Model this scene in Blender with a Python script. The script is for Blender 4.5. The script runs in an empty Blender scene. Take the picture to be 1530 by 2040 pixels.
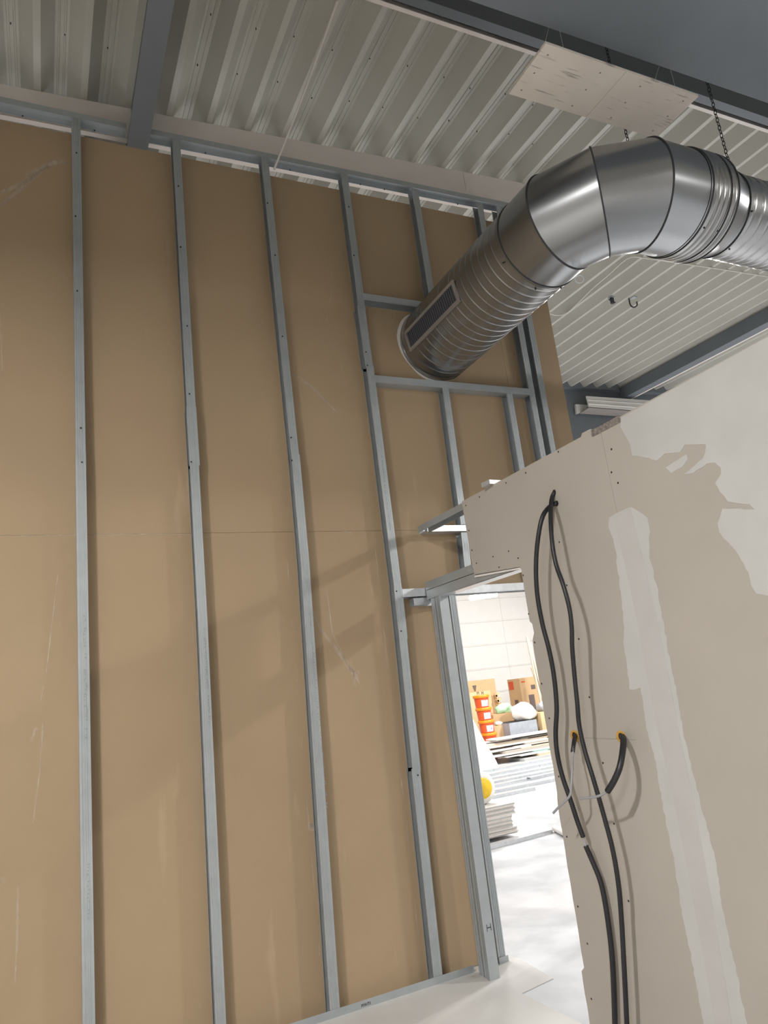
import bpy, bmesh, math, random
from mathutils import Vector, Matrix
from mathutils.geometry import tessellate_polygon
random.seed(4)
PI = math.pi
SC = bpy.context.scene
COL = SC.collection

# ------------------------------------------------------------------ camera
EYE = Vector((0.0, 0.0, 1.616))
FPX = 1428.0
ROT = Matrix(((0.902833676, 0.000451105, -0.42998971),
              (-0.414641259, -0.26388217, -0.870883934),
              (-0.113859478, 0.964554818, -0.238054663)))
cam_d = bpy.data.cameras.new('camera')
cam_d.sensor_fit = 'VERTICAL'
cam_d.sensor_height = 36.0
cam_d.lens = 36.0 * FPX / 2040.0
cam_d.clip_start = 0.05
cam_d.clip_end = 200
cam = bpy.data.objects.new('camera', cam_d)
COL.objects.link(cam)
cam.matrix_world = Matrix.Translation(EYE) @ ROT.to_4x4()
SC.camera = cam

# ------------------------------------------------------------------ world, exposure
w = bpy.data.worlds.new('world')
SC.world = w
w.use_nodes = True
w.node_tree.nodes['Background'].inputs[0].default_value = (0.75, 0.8, 0.9, 1)
w.node_tree.nodes['Background'].inputs[1].default_value = 0.3
SC.view_settings.view_transform = 'Standard'
SC.view_settings.look = 'None'
SC.view_settings.gamma = 1
SC.view_settings.use_curve_mapping = False
SC.view_settings.exposure = 0.0

# ------------------------------------------------------------------ lights (hall luminaires, hung under the roof, all shining down)
def lamp(x, y, z, power, sx=1.3, sy=0.25, col=(1, 0.975, 0.95), rot=(0, 0, 0)):
    l = bpy.data.lights.new('ceiling_lamp_light', 'AREA')
    l.shape = 'RECTANGLE'
    l.size = sx
    l.size_y = sy
    l.energy = power
    l.color = col
    o = bpy.data.objects.new('ceiling_lamp_light', l)
    o.location = (x, y, z)
    o.rotation_euler = rot
    COL.objects.link(o)
lamp(-2.4, 0.2, 4.40, 345, 0.5, 0.25)
lamp(-3.6, -3.2, 4.40, 300)
lamp(2.4, -5.4, 4.40, 150)
lamp(7.4, 0.5, 4.70, 290, 0.3, 0.3)
lamp(8.0, -4.5, 4.7, 320)
lamp(6.6, 5.5, 4.9, 150, 0.5, 0.3)
lamp(2.0, 8.0, 4.9, 220)
lamp(6.5, 10.5, 5.0, 350)
lamp(11.5, 6.5, 5.0, 800)
lamp(10.5, 12.0, 5.0, 270)

# ------------------------------------------------------------------ helpers
def ray(px, py):
    return ROT @ Vector((px - 765.0, -(py - 1020.0), -FPX))
def atY(px, py, Y):
    r = ray(px, py)
    return EYE + r * (Y / r.y)
def atX(px, py, X):
    r = ray(px, py)
    return EYE + r * (X / r.x)
def atZ(px, py, Z):
    r = ray(px, py)
    return EYE + r * ((Z - EYE.z) / r.z)

def link(name, me, mat=None, parent=None):
    o = bpy.data.objects.new(name, me)
    if mat is not None and not me.materials:
        me.materials.append(mat)
    COL.objects.link(o)
    if parent is not None:
        o.parent = parent
        o.matrix_parent_inverse = Matrix.Translation(-parent.location)
    return o
def tag(o, label=None, cat=None, group=None, kind=None):
    if label: o['label'] = label
    if cat: o['category'] = cat
    if group: o['group'] = group
    if kind: o['kind'] = kind
    return o
def empty(name, loc=(0, 0, 0), label=None, cat=None, group=None, kind=None):
    o = bpy.data.objects.new(name, None)
    o.empty_display_size = 0.1
    o.location = loc
    COL.objects.link(o)
    return tag(o, label, cat, group, kind)

class MB:
    """collects faces for one mesh"""
    def __init__(s):
        s.v = []; s.f = []; s.sm = []
    def add(s, vs, fs, smooth=False):
        b = len(s.v)
        s.v += [tuple(v) for v in vs]
        s.f += [tuple(b + i for i in f) for f in fs]
        s.sm += [smooth] * len(fs)
    def box(s, a, b):
        x0, y0, z0 = a; x1, y1, z1 = b
        s.add([(x0, y0, z0), (x1, y0, z0), (x1, y1, z0), (x0, y1, z0), (x0, y0, z1), (x1, y0, z1), (x1, y1, z1), (x0, y1, z1)],
              [(0, 3, 2, 1), (4, 5, 6, 7), (0, 1, 5, 4), (1, 2, 6, 5), (2, 3, 7, 6), (3, 0, 4, 7)])
    def hexa(s, p):  # 8 points: bottom 4 ccw, top 4
        s.add(p, [(0, 3, 2, 1), (4, 5, 6, 7), (0, 1, 5, 4), (1, 2, 6, 5), (2, 3, 7, 6), (3, 0, 4, 7)])
    def obox(s, c, ax, ay, az):
        c = Vector(c); ax = Vector(ax); ay = Vector(ay); az = Vector(az)
        s.hexa([c - ax - ay - az, c + ax - ay - az, c + ax + ay - az, c - ax + ay - az,
                c - ax - ay + az, c + ax - ay + az, c + ax + ay + az, c - ax + ay + az])
    def rings(s, rings, smooth=True, cap=False, closed=True):
        n = len(rings[0]); vs = [p for r in rings for p in r]; fs = []
        m = n if closed else n - 1
        for i in range(len(rings) - 1):
            for j in range(m):
                k = (j + 1) % n
                fs.append((i * n + j, i * n + k, (i + 1) * n + k, (i + 1) * n + j))
        s.add(vs, fs, smooth)
        if cap:
            s.add(rings[0], [tuple(reversed(range(n)))]); s.add(rings[-1], [tuple(range(n))])
    def tube(s, pts, r, n=8, cap=True, ridge=0.0):
        pts = [Vector(p) for p in pts]
        up = Vector((0.13, 0.31, 0.94)); rs = []
        prev = None
        for i, p in enumerate(pts):
            t = (pts[min(i + 1, len(pts) - 1)] - pts[max(i - 1, 0)]).normalized()
            if prev is None:
                a = t.cross(up if abs(t.dot(up)) < 0.9 else Vector((1, 0, 0))).normalized()
            else:
                a = (prev - t * prev.dot(t)).normalized()
            prev = a
            b = t.cross(a)
            rr = (r[i] if isinstance(r, (list, tuple)) else r) + (ridge if i % 2 else 0)
            rs.append([p + a * (rr * math.cos(q)) + b * (rr * math.sin(q)) for q in [2 * PI * k / n for k in range(n)]])
        s.rings(rs, True, cap)
    def sweep(s, prof, o, du, dv, path):
        """prof: closed 2-D outline; path: list of points (o offsets)"""
        rs = [[Vector(o) + Vector(p) + Vector(du) * a + Vector(dv) * b for a, b in prof] for p in path]
        s.rings(rs, False, True)
    def poly(s, pts, nrm, t):
        """flat polygon (possibly concave) given thickness t along nrm"""
        pts = [Vector(p) for p in pts]; n = len(pts); nrm = Vector(nrm)
        tri = tessellate_polygon([pts])
        top = [p + nrm * t for p in pts]
        s.add(pts + top, [tuple(reversed(q)) for q in tri] + [tuple(i + n for i in q) for q in tri] +
              [(i, (i + 1) % n, n + (i + 1) % n, n + i) for i in range(n)])
    def mesh(s, name):
        me = bpy.data.meshes.new(name)
        me.from_pydata(s.v, [], s.f)
        me.polygons.foreach_set('use_smooth', s.sm)
        me.update()
        bm = bmesh.new(); bm.from_mesh(me)
        bmesh.ops.recalc_face_normals(bm, faces=bm.faces)
        bm.to_mesh(me); bm.free()
        return me
    def build(s, name, mat, parent=None):
        return link(name, s.mesh(name), mat, parent)

def catmull(pts, step=0.02):
    pts = [Vector(p) for p in pts]
    P = [pts[0] * 2 - pts[1]] + pts + [pts[-1] * 2 - pts[-2]]
    out = []
    for i in range(1, len(P) - 2):
        a, b, c, d = P[i - 1:i + 3]
        n = max(1, int((c - b).length / step))
        for k in range(n):
            t = k / n
            out.append(0.5 * ((2 * b) + (c - a) * t + (2 * a - 5 * b + 4 * c - d) * t * t + (3 * b - a - 3 * c + d) * t ** 3))
    out.append(pts[-1])
    return out

def thick(line, t):
    """closed outline of a bent sheet from its polyline"""
    n = len(line); L = [Vector((a, b)) for a, b in line]; off = []
    for i in range(n):
        d0 = (L[i] - L[i - 1]).normalized() if i > 0 else None
        d1 = (L[i + 1] - L[i]).normalized() if i < n - 1 else None
        if d0 is None: m = Vector((-d1.y, d1.x))
        elif d1 is None: m = Vector((-d0.y, d0.x))
        else:
            n0 = Vector((-d0.y, d0.x)); n1 = Vector((-d1.y, d1.x)); m = (n0 + n1)
            m = m / max(0.3, (1 + n0.dot(n1)))
        off.append(L[i] + m * t)
    return [(p.x, p.y) for p in L] + [(p.x, p.y) for p in reversed(off)]

# ------------------------------------------------------------------ materials
def mat(name, col, rough=0.6, metal=0.0, var=0.0, vscale=4.0, bump=0.0, bscale=60.0, stretch=(1, 1, 1), col2=None, c2lo=0.5, c2hi=0.7, c2scale=3.0, spec=0.5, rvar=0.0, c2str=(1, 1, 1), detail=4):
    m = bpy.data.materials.new(name); m.use_nodes = True
    nt = m.node_tree; N = nt.nodes; L = nt.links
    b = N['Principled BSDF']
    b.inputs['Roughness'].default_value = rough
    b.inputs['Metallic'].default_value = metal
    b.inputs['Specular IOR Level'].default_value = spec
    b.inputs['Base Color'].default_value = (*col, 1)
    tc = N.new('ShaderNodeTexCoord')
    def noise(scale, st, det=detail):
        mp = N.new('ShaderNodeMapping'); mp.inputs['Scale'].default_value = st
        L.new(tc.outputs['Object'], mp.inputs['Vector'])
        n = N.new('ShaderNodeTexNoise'); n.inputs['Scale'].default_value = scale; n.inputs['Detail'].default_value = det
        L.new(mp.outputs[0], n.inputs['Vector'])
        return n
    out = None
    if var > 0:
        n = noise(vscale, stretch)
        r = N.new('ShaderNodeValToRGB')
        r.color_ramp.elements[0].position = 0.3; r.color_ramp.elements[1].position = 0.7
        r.color_ramp.elements[0].color = (*[c * (1 - var) for c in col], 1)
        r.color_ramp.elements[1].color = (*[min(1, c * (1 + var)) for c in col], 1)
        L.new(n.outputs['Fac'], r.inputs[0]); out = r.outputs[0]
        if rvar > 0:
            mr = N.new('ShaderNodeMapRange'); mr.inputs[3].default_value = rough - rvar; mr.inputs[4].default_value = rough + rvar
            L.new(n.outputs['Fac'], mr.inputs[0]); L.new(mr.outputs[0], b.inputs['Roughness'])
    if col2 is not None:
        n2 = noise(c2scale, c2str, 6)
        r2 = N.new('ShaderNodeValToRGB')
        r2.color_ramp.elements[0].position = c2lo; r2.color_ramp.elements[1].position = c2hi
        r2.color_ramp.elements[0].color = (0, 0, 0, 1); r2.color_ramp.elements[1].color = (1, 1, 1, 1)
        L.new(n2.outputs['Fac'], r2.inputs[0])
        mx = N.new('ShaderNodeMix'); mx.data_type = 'RGBA'
        L.new(r2.outputs[0], mx.inputs[0])
        if out is not None: L.new(out, mx.inputs[6])
        else: mx.inputs[6].default_value = (*col, 1)
        mx.inputs[7].default_value = (*col2, 1)
        out = mx.outputs[2]
    if out is not None: L.new(out, b.inputs['Base Color'])
    if bump > 0:
        n3 = noise(bscale, (1, 1, 1))
        bp = N.new('ShaderNodeBump'); bp.inputs['Strength'].default_value = bump; bp.inputs['Distance'].default_value = 0.002
        L.new(n3.outputs['Fac'], bp.inputs['Height']); L.new(bp.outputs[0], b.inputs['Normal'])
    return m
def emis(name, col, s):
    m = bpy.data.materials.new(name); m.use_nodes = True
    b = m.node_tree.nodes['Principled BSDF']
    b.inputs['Emission Color'].default_value = (*col, 1); b.inputs['Emission Strength'].default_value = s
    return m
M_kraft = mat('brown_board_paper', (0.350, 0.254, 0.155), 0.75, var=0.05, vscale=1.3, bump=0.08, bscale=220, col2=(0.42, 0.31, 0.2), c2lo=0.66, c2hi=0.78, c2scale=2.0, c2str=(4, 4, 0.6))
M_gyps = mat('board_gypsum_edge', (0.78, 0.74, 0.7), 0.9, var=0.06, vscale=30)
M_galv = mat('galvanised_steel', (0.42, 0.45, 0.465), 0.40, metal=0.5, var=0.05, vscale=12, rvar=0.04)
M_galvb = mat('bright_galvanised_steel', (0.62, 0.64, 0.66), 0.30, metal=0.6, var=0.08, vscale=25, rvar=0.06)
M_duct = mat('duct_zinc_sheet', (0.34, 0.35, 0.36), 0.27, metal=0.95, var=0.05, vscale=2.5, detail=1)
M_duct2 = mat('ribbed_duct_zinc', (0.36, 0.362, 0.362), 0.27, metal=0.93, var=0.04, vscale=3, detail=1)
M_seam = mat('dark_duct_seal', (0.035, 0.037, 0.04), 0.6)
M_grille = mat('grille_frame_beige', (0.27, 0.24, 0.215), 0.5, metal=0.1, var=0.05)
M_dark = mat('dark_void', (0.02, 0.02, 0.022), 0.8)
M_louv = mat('louvre_grey', (0.055, 0.055, 0.065), 0.5, metal=0.3)
M_roof = mat('roof_sheet_cream', (0.50, 0.49, 0.44), 0.42, var=0.04, vscale=2, bump=0.02, bscale=30)
M_slate = mat('slate_blue_paint', (0.16, 0.18, 0.20), 0.5, var=0.05, vscale=3)
M_cream = mat('cream_flashing', (0.80, 0.74, 0.69), 0.5, var=0.04, vscale=3)
M_dry = mat('grey_drywall_paper', (0.42, 0.385, 0.34), 0.8, var=0.035, vscale=2.2, bump=0.05, bscale=200)
M_putty = mat('dried_joint_putty', (0.51, 0.505, 0.49), 0.7, var=0.05, vscale=5, bump=0.1, bscale=25)
M_tape = mat('joint_tape_putty', (0.49, 0.48, 0.465), 0.75, var=0.03, vscale=8, bump=0.08, bscale=30)
M_screw = mat('black_screw', (0.02, 0.02, 0.02), 0.5)
M_conc = mat('concrete_floor', (0.34, 0.35, 0.37), 0.45, var=0.12, vscale=2.5, bump=0.1, bscale=12, col2=(0.50, 0.505, 0.52), c2lo=0.40, c2hi=0.66, c2scale=2.0)
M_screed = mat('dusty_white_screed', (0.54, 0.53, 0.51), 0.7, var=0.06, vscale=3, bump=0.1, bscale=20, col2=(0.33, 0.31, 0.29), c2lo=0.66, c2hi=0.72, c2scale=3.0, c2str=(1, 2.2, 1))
M_white = mat('white_wall_panel', (0.74, 0.72, 0.69), 0.5, var=0.02)
M_wallp = mat('plain_hall_wall', (0.42, 0.41, 0.39), 0.8, var=0.03)
M_black = mat('black_plastic', (0.018, 0.018, 0.022), 0.42)
M_wire = mat('grey_cable_sheath', (0.33, 0.33, 0.35), 0.5)
M_foam = mat('orange_foam', (0.55, 0.30, 0.05), 0.85, var=0.25, vscale=60, bump=0.5, bscale=120)
M_board = mat('panel_off_white', (0.66, 0.60, 0.53), 0.7, var=0.05, vscale=5, col2=(0.36, 0.33, 0.29), c2lo=0.62, c2hi=0.72, c2scale=3.2, c2str=(2.0, 26, 1))
M_card = mat('cardboard', (0.56, 0.37, 0.20), 0.8, var=0.06, vscale=5)
M_card2 = mat('pale_cardboard', (0.66, 0.46, 0.26), 0.8, var=0.06, vscale=5)
M_print = mat('dark_print', (0.13, 0.10, 0.09), 0.7)
M_red = mat('red_print', (0.62, 0.10, 0.04), 0.7)
M_bucket = mat('orange_red_plastic', (0.78, 0.10, 0.02), 0.35)
M_lid = mat('orange_plastic', (0.90, 0.27, 0.01), 0.35)
M_lab = mat('pale_print_label', (0.72, 0.62, 0.75), 0.5, var=0.25, vscale=30, col2=(0.25, 0.2, 0.5), c2lo=0.6, c2hi=0.65, c2scale=20)
M_bag = mat('white_plastic_bag', (0.80, 0.79, 0.75), 0.4, var=0.08, vscale=8, bump=0.6, bscale=14)
M_green = mat('green_plastic_bag', (0.42, 0.66, 0.42), 0.45, var=0.25, vscale=10, bump=0.6, bscale=16)
M_greyb = mat('grey_bag', (0.35, 0.38, 0.42), 0.5, var=0.1, vscale=10, bump=0.4, bscale=16)
M_yel = mat('yellow_print', (0.85, 0.55, 0.02), 0.5, var=0.12, vscale=20)
M_wood = mat('pale_timber', (0.62, 0.50, 0.36), 0.7, var=0.12, vscale=6, stretch=(1, 12, 12))
M_dust = mat('white_scuff', (0.68, 0.58, 0.46), 0.9)
def scuffmat():
    m = bpy.data.materials.new('chalk_scuff'); m.use_nodes = True
    nt = m.node_tree; N = nt.nodes; L = nt.links; b = N['Principled BSDF']
    b.inputs['Base Color'].default_value = (0.62, 0.52, 0.42, 1); b.inputs['Roughness'].default_value = 0.9
    tc = N.new('ShaderNodeTexCoord'); mp = N.new('ShaderNodeMapping'); mp.inputs['Scale'].default_value = (2.5, 1, 1)
    n = N.new('ShaderNodeTexNoise'); n.inputs['Scale'].default_value = 9; n.inputs['Detail'].default_value = 2
    L.new(tc.outputs['Object'], mp.inputs[0]); L.new(mp.outputs[0], n.inputs['Vector'])
    r = N.new('ShaderNodeValToRGB'); r.color_ramp.elements[0].position = 0.25; r.color_ramp.elements[1].position = 0.8
    r.color_ramp.elements[0].color = (0.06, 0.06, 0.06, 1); r.color_ramp.elements[1].color = (0.7, 0.7, 0.7, 1)
    L.new(n.outputs['Fac'], r.inputs[0]); L.new(r.outputs[0], b.inputs['Alpha'])
    return m
M_scuff = scuffmat()

# ------------------------------------------------------------------ floor
mb = MB(); mb.box((-7, -8, -0.2), (17, 16.2, 0.0))
floor = mb.build('floor', M_conc); tag(floor, kind='structure')
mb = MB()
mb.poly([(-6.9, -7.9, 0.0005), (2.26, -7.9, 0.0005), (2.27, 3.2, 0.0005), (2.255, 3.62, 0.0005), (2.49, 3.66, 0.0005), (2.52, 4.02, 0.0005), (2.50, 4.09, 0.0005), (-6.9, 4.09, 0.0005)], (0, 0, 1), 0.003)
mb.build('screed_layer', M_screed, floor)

# ------------------------------------------------------------------ outer shell of the hall (mostly out of view)
def shell(name, a, b, m=M_wallp):
    q = MB(); q.box(a, b); return tag(q.build(name, m), kind='structure')
shell('wall_left', (-7.2, -8, -0.2), (-7, 16, 7))
shell('wall_front', (-7.2, -8.2, -0.2), (17, -8, 7.4))
shell('wall_right', (17, -8, -0.2), (17.2, 16.2, 7.6))
# far wall: white sandwich panels with horizontal joints
far = empty('wall_far', (0, 16, 0), kind='structure')
q = MB(); q.box((-7.2, 16.06, -0.2), (17.2, 16.2, 7.8)); q.build('backing', M_white, far)
z = 0.0; k = 0
while z < 7.2:
    for x0 in (-7, -1, 5, 9.0, 11.0, 14):
        x1 = {-7: -1, -1: 5, 5: 9.0, 9.0: 11.0, 11.0: 14, 14: 17}[x0]
        q = MB(); q.box((x0 + 0.002, 16.0, z + 0.002), (x1 - 0.002, 16.058, z + 0.598)); q.build('wall_panel', M_white, far)
        q = MB(); q.box((x0 + 0.004, 15.992, z + 0.03), (x1 - 0.004, 16.0, z + 0.06)); q.build('panel_rib', M_white, far)
    z += 0.6

# ------------------------------------------------------------------ roof: trapezoidal sheets, running in Y, slightly pitched
def roofz(x, y): return 5.736 + 0.05 * (x - 1.604) + 0.03 * (y - 4.3)
ceil = empty('ceiling', (0, 0, 5.6), kind='structure')
PITCH = 0.28
X0 = -0.03 - 0.28 * 18
def roof_profile(xs):
    # crest 40 mm wide nearest to the viewer, sloping webs, wide pan with two stiffening beads
    c = xs
    h = 0.12
    return [(c - 0.021, 0.0), (c + 0.021, 0.0), (c + 0.100, h), (c + 0.115, h), (c + 0.119, h - 0.006), (c + 0.126, h - 0.006), (c + 0.130, h),
            (c + 0.150, h), (c + 0.154, h - 0.006), (c + 0.161, h - 0.006), (c + 0.165, h), (c + 0.180, h)]
def roof_sheet(i0, n, y0, y1, dz):
    pr = []
    for i in range(n): pr += roof_profile(X0 + PITCH * (i0 + i))
    pr.append((X0 + PITCH * (i0 + n) - 0.021, 0.0)); pr.append((X0 + PITCH * (i0 + n) + 0.019, 0.0))
    out = []
    for y in (y0, y1):
        out.append([Vector((a, y, roofz(a, y) + b + dz)) for a, b in pr])
    q = MB()
    up = [[p + Vector((0, 0, 0.003)) for p in r] for r in out]
    q.rings(out, False, closed=False); q.rings(up, False, closed=False)
    q.build('roof_sheet', M_roof, ceil)
j = 0
for i0 in range(-7, 80, 4):
    roof_sheet(i0, 4, -8.1, 5.10, 0.0 + 0.0012 * (j % 2))
    roof_sheet(i0, 4, 5.0, 10.6, 0.006 + 0.0012 * (j % 2))
    roof_sheet(i0, 4, 10.5, 16.2, 0.012 + 0.0012 * (j % 2))
    j += 1
q = MB()
c = [(-7.5, -8.3), (17.5, -8.3), (17.5, 16.5), (-7.5, 16.5)]
q.hexa([(x, y, roofz(x, y) + 0.145) for x, y in c] + [(x, y, roofz(x, y) + 0.25) for x, y in c])
q.build('roof_deck', M_wallp, ceil)
# roof fixing screws seen as dark specks
q = MB()
for i in range(10, 50):
    for y in (3.95, 3.55, 2.6, 4.6):
        x = X0 + PITCH * i + 0.14 + random.uniform(-0.02, 0.02)
        yy = y + random.uniform(-0.04, 0.04); zz = roofz(x, yy) + 0.12
        q.tube([(x, yy, zz - 0.012), (x, yy, zz + 0.0)], 0.004, 6)
tag(q.build('sheet_screws', M_screw, ceil), kind='stuff')

# ------------------------------------------------------------------ steel members
def beam_y(name, x0, x1, y0, y1, depth, m, zb=None, fl=0.012):
    q = MB()
    f = []
    for y in (y0, y1):
        zt = roofz((x0 + x1) / 2, y) - 0.008
        b = (zt - depth) if zb is None else zb
        f.append((b, zt))
    q.hexa([(x0, y0, f[0][0]), (x1, y0, f[0][0]), (x1, y1, f[1][0]), (x0, y1, f[1][0]),
            (x0, y0, f[0][1]), (x1, y0, f[0][1]), (x1, y1, f[1][1]), (x0, y1, f[1][1])])
    return q, f
# rafter running over the stud wall
t = empty('steel_rafter', (0.56, 4.1, 5.2), 'slate blue steel rafter crossing over the brown stud wall at upper left', 'steel beam')
q, f = beam_y('b', 0.552, 0.562, -1.2, 8.68, 0.5, M_slate, zb=5.215); q.build('web', M_slate, t)
q = MB(); q.box((0.494, -1.2, 5.193), (0.622, 8.68, 5.215)); q.build('bottom_flange', M_slate, t)
# near purlin parallel to the stud wall (C-section: flange, dark slot, lip)
def xline(x0, x1, y, z0, sl=0.03): return [Vector((x0, y, z0 + sl * (x0 - 1.7))), Vector((x1, y, z0 + sl * (x1 - 1.7)))]
t = empty('steel_purlin', (3, 2.8, 5.45), 'grey blue channel purlin with cream lower lip, running above the hanging white panel', 'steel purlin')
q = MB(); pr = thick([(0.10, 0.0), (0.10, -0.035), (0.0, -0.035), (-0.035, -0.035)][0:1] + [(0.10, 0.20), (0.0, 0.20), (0.0, 0.0), (0.035, 0.0)], 0.004)
pr = thick([(0.0, 0.03), (0.0, 0.20), (0.075, 0.20)], 0.005)
# upper web + bottom flange
q = MB(); q.sweep([(0, 0.0), (0.062, 0.0), (0.062, 0.006), (0.006, 0.006), (0.006, 0.19), (0, 0.19)], (0, 0, 0), (0, 1, 0), (0, 0, 1), xline(0.63, 16.9, 2.745, 5.452, 0.006)); q.build('web', M_slate, t)
q = MB(); q.sweep([(0.088, 0.0), (0.115, 0.0), (0.115, 0.19), (0.110, 0.19), (0.110, 0.01), (0.088, 0.01)], (0, 0, 0), (0, 1, 0), (0, 0, 1), xline(0.63, 16.9, 2.745, 5.452, 0.006)); q.build('bottom_lip', M_cream, t)
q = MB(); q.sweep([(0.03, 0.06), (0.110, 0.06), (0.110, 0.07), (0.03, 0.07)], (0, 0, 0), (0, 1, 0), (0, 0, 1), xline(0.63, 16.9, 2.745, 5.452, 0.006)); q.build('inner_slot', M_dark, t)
# deep girders
t = empty('roof_girder', (3, 1.6, 4.7), 'wide slate blue girder filling the upper right corner, nearest the camera', 'girder', group='deep roof girders')
q = MB(); q.sweep([(-0.95, 0.03), (0.0, 0.03), (0.0, 0.5), (-0.95, 0.5)], (0, 0, 0), (0, 1, 0), (0, 0, 1), xline(-6.9, 16.9, 2.1, 4.645, 0.018)); q.build('web', M_slate, t)
q = MB(); q.sweep([(-0.96, 0.0), (0.002, 0.0), (0.002, 0.03), (-0.96, 0.03)], (0, 0, 0), (0, 1, 0), (0, 0, 1), xline(-6.9, 16.9, 2.1, 4.645, 0.018)); q.build('bottom_flange', M_slate, t)
t = empty('roof_girder.001', (9, 8.7, 5.0), 'deep slate blue girder far beyond the partition, under the far sheet ends', 'girder', group='deep roof girders')
q = MB(); q.sweep([(0.10, -1.15), (0.112, -1.15), (0.112, 0.0), (0.10, 0.0)], (0, 0, 0), (0, 1, 0), (0, 0, 1), xline(-6.9, 16.9, 8.7, 6.05, 0.04)); q.build('web', M_slate, t)
q = MB(); q.sweep([(0.0, 0.0), (0.2, 0.0), (0.2, 0.16), (0.0, 0.16)], (0, 0, 0), (0, 1, 0), (0, 0, 1), xline(-6.9, 16.9, 8.7, 5.995, 0.029)); q.build('top_flange', M_slate, t)
# far rafter on the right
t = empty('steel_rafter.001', (9.2, 6, 5.9), 'slate steel rafter running under the bright sheets at far right', 'steel beam')
a = atY(1250, 782, 8.69)
q, f = beam_y('b', 9.16, 9.34, -6, 8.69, 0.2, M_slate); q.build('web_box', M_slate, t)
q = MB(); q.hexa([(9.34, -6, f[0][0] + 0.0), (9.375, -6, f[0][0]), (9.375, 8.69, f[1][0]), (9.34, 8.69, f[1][0]),
                  (9.34, -6, f[0][0] + 0.03), (9.375, -6, f[0][0] + 0.03), (9.375, 8.69, f[1][0] + 0.03), (9.34, 8.69, f[1][0] + 0.03)]); q.build('side_flange', M_cream, t)
# cream flashing right behind the wall head
q = MB()
p = [(-6.9, 5.445 - 0.022 * 8.5), (7.4, 5.445 + 0.022 * 5.8)]
q.hexa([(p[0][0], 4.30, p[0][1]), (p[1][0], 4.30, p[1][1]), (p[1][0], 4.34, p[1][1]), (p[0][0], 4.34, p[0][1]),
        (p[0][0], 4.30, roofz(p[0][0], 4.3) - 0.004), (p[1][0], 4.30, roofz(p[1][0], 4.3) - 0.004), (p[1][0], 4.34, roofz(p[1][0], 4.3) - 0.004), (p[0][0], 4.34, roofz(p[0][0], 4.3) - 0.004)])
tr = q.build('trim_1', M_cream); tag(tr, kind='structure')
q = MB(); q.box((3.25, 4.288, 5.60), (3.262, 4.302, 5.80)); q.build('overlap_joint', M_cream, tr)

# ------------------------------------------------------------------ stud wall (back wall)
wa = empty('wall_back', (1.0, 4.03, 0), kind='structure')
YF, YB = 4.03, 4.105
def cstud_profile(openleft=True, wd=0.05, dp=0.074):
    l = [(0, 0.009), (0, 0), (0.009, 0), (0.0105, 0.0018), (0.0155, 0.0018), (0.017, 0), (0.0225, 0), (0.0235, 0.0012), (0.0265, 0.0012), (0.0275, 0),
         (0.033, 0), (0.0345, 0.0018), (0.0395, 0.0018), (0.041, 0), (wd, 0), (wd, dp), (0, dp), (0, dp - 0.009)]
    if not openleft: l = [(wd - a, b) for a, b in l]
    return thick(l, 0.0012 if openleft else -0.0012)
def stud(pts, openleft=True, yo=0.0, wd=0.05, label=None, mt=None, dp=0.074):
    """pts: (x_left, z) nodes from top to bottom"""
    q = MB()
    q.sweep(cstud_profile(openleft, wd, dp - yo), (0, YF + yo, 0), (1, 0, 0), (0, 1, 0), [(x, 0, z) for x, z in pts])
    o = q.build('metal_stud', mt or M_galv, wa)
    if label: o['label'] = label
    return o
# five full-height stud lines, each spliced from two or more lengths
stud([(0.164, 5.262), (0.164, 3.03)], False); stud([(0.162, 3.06), (0.164, 0.006)], False, -0.0022, 0.053)
stud([(0.770, 5.268), (0.776, 3.35)]); stud([(0.771, 3.37), (0.774, 3.0)], True, -0.0022, 0.057); stud([(0.775, 3.02), (0.775, 2.09), (0.757, 0.006)], True, -0.001, 0.0505)
stud([(1.369, 5.275), (1.398, 3.06)]); stud([(1.398, 3.09), (1.397, 2.4), (1.342, 0.006)], True, -0.0022, 0.054)
stud([(1.968, 5.28), (1.982, 4.18)])
stud([(1.972, 4.20), (1.980, 3.74)], True, -0.0022, 0.056)
stud([(1.988, 3.76), (1.999, 2.2)], True, -0.001, 0.0525)
stud([(1.996, 2.22), (1.992, 1.90)], True, -0.0032, 0.057)
stud([(1.993, 1.92), (1.978, 1.12)], True, -0.001, 0.0525)
stud([(1.972, 1.14), (1.957, 0.006)], True, -0.0022, 0.055)
# around the duct opening
stud([(2.552, 5.285), (2.566, 4.30)]); stud([(2.566, 3.632), (2.556, 2.63)]); stud([(2.548, 2.575), (2.532, 2.215)])
stud([(3.116, 3.632), (3.115, 2.215)])
stud([(3.14, 5.29), (3.13, 4.30)])
stud([(3.325, 5.292), (3.33, 2.215)]); stud([(3.43, 5.292), (3.432, 2.215)])
stud([(2.387, 2.155), (2.387, 0.006)]); stud([(3.325, 2.155), (3.325, 0.006)])
stud([(-0.436, 5.255), (-0.436, 0.006)], False); stud([(-1.036, 5.25), (-1.036, 0.006)], False); stud([(-1.636, 5.245), (-1.636, 0.006)], False)
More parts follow.
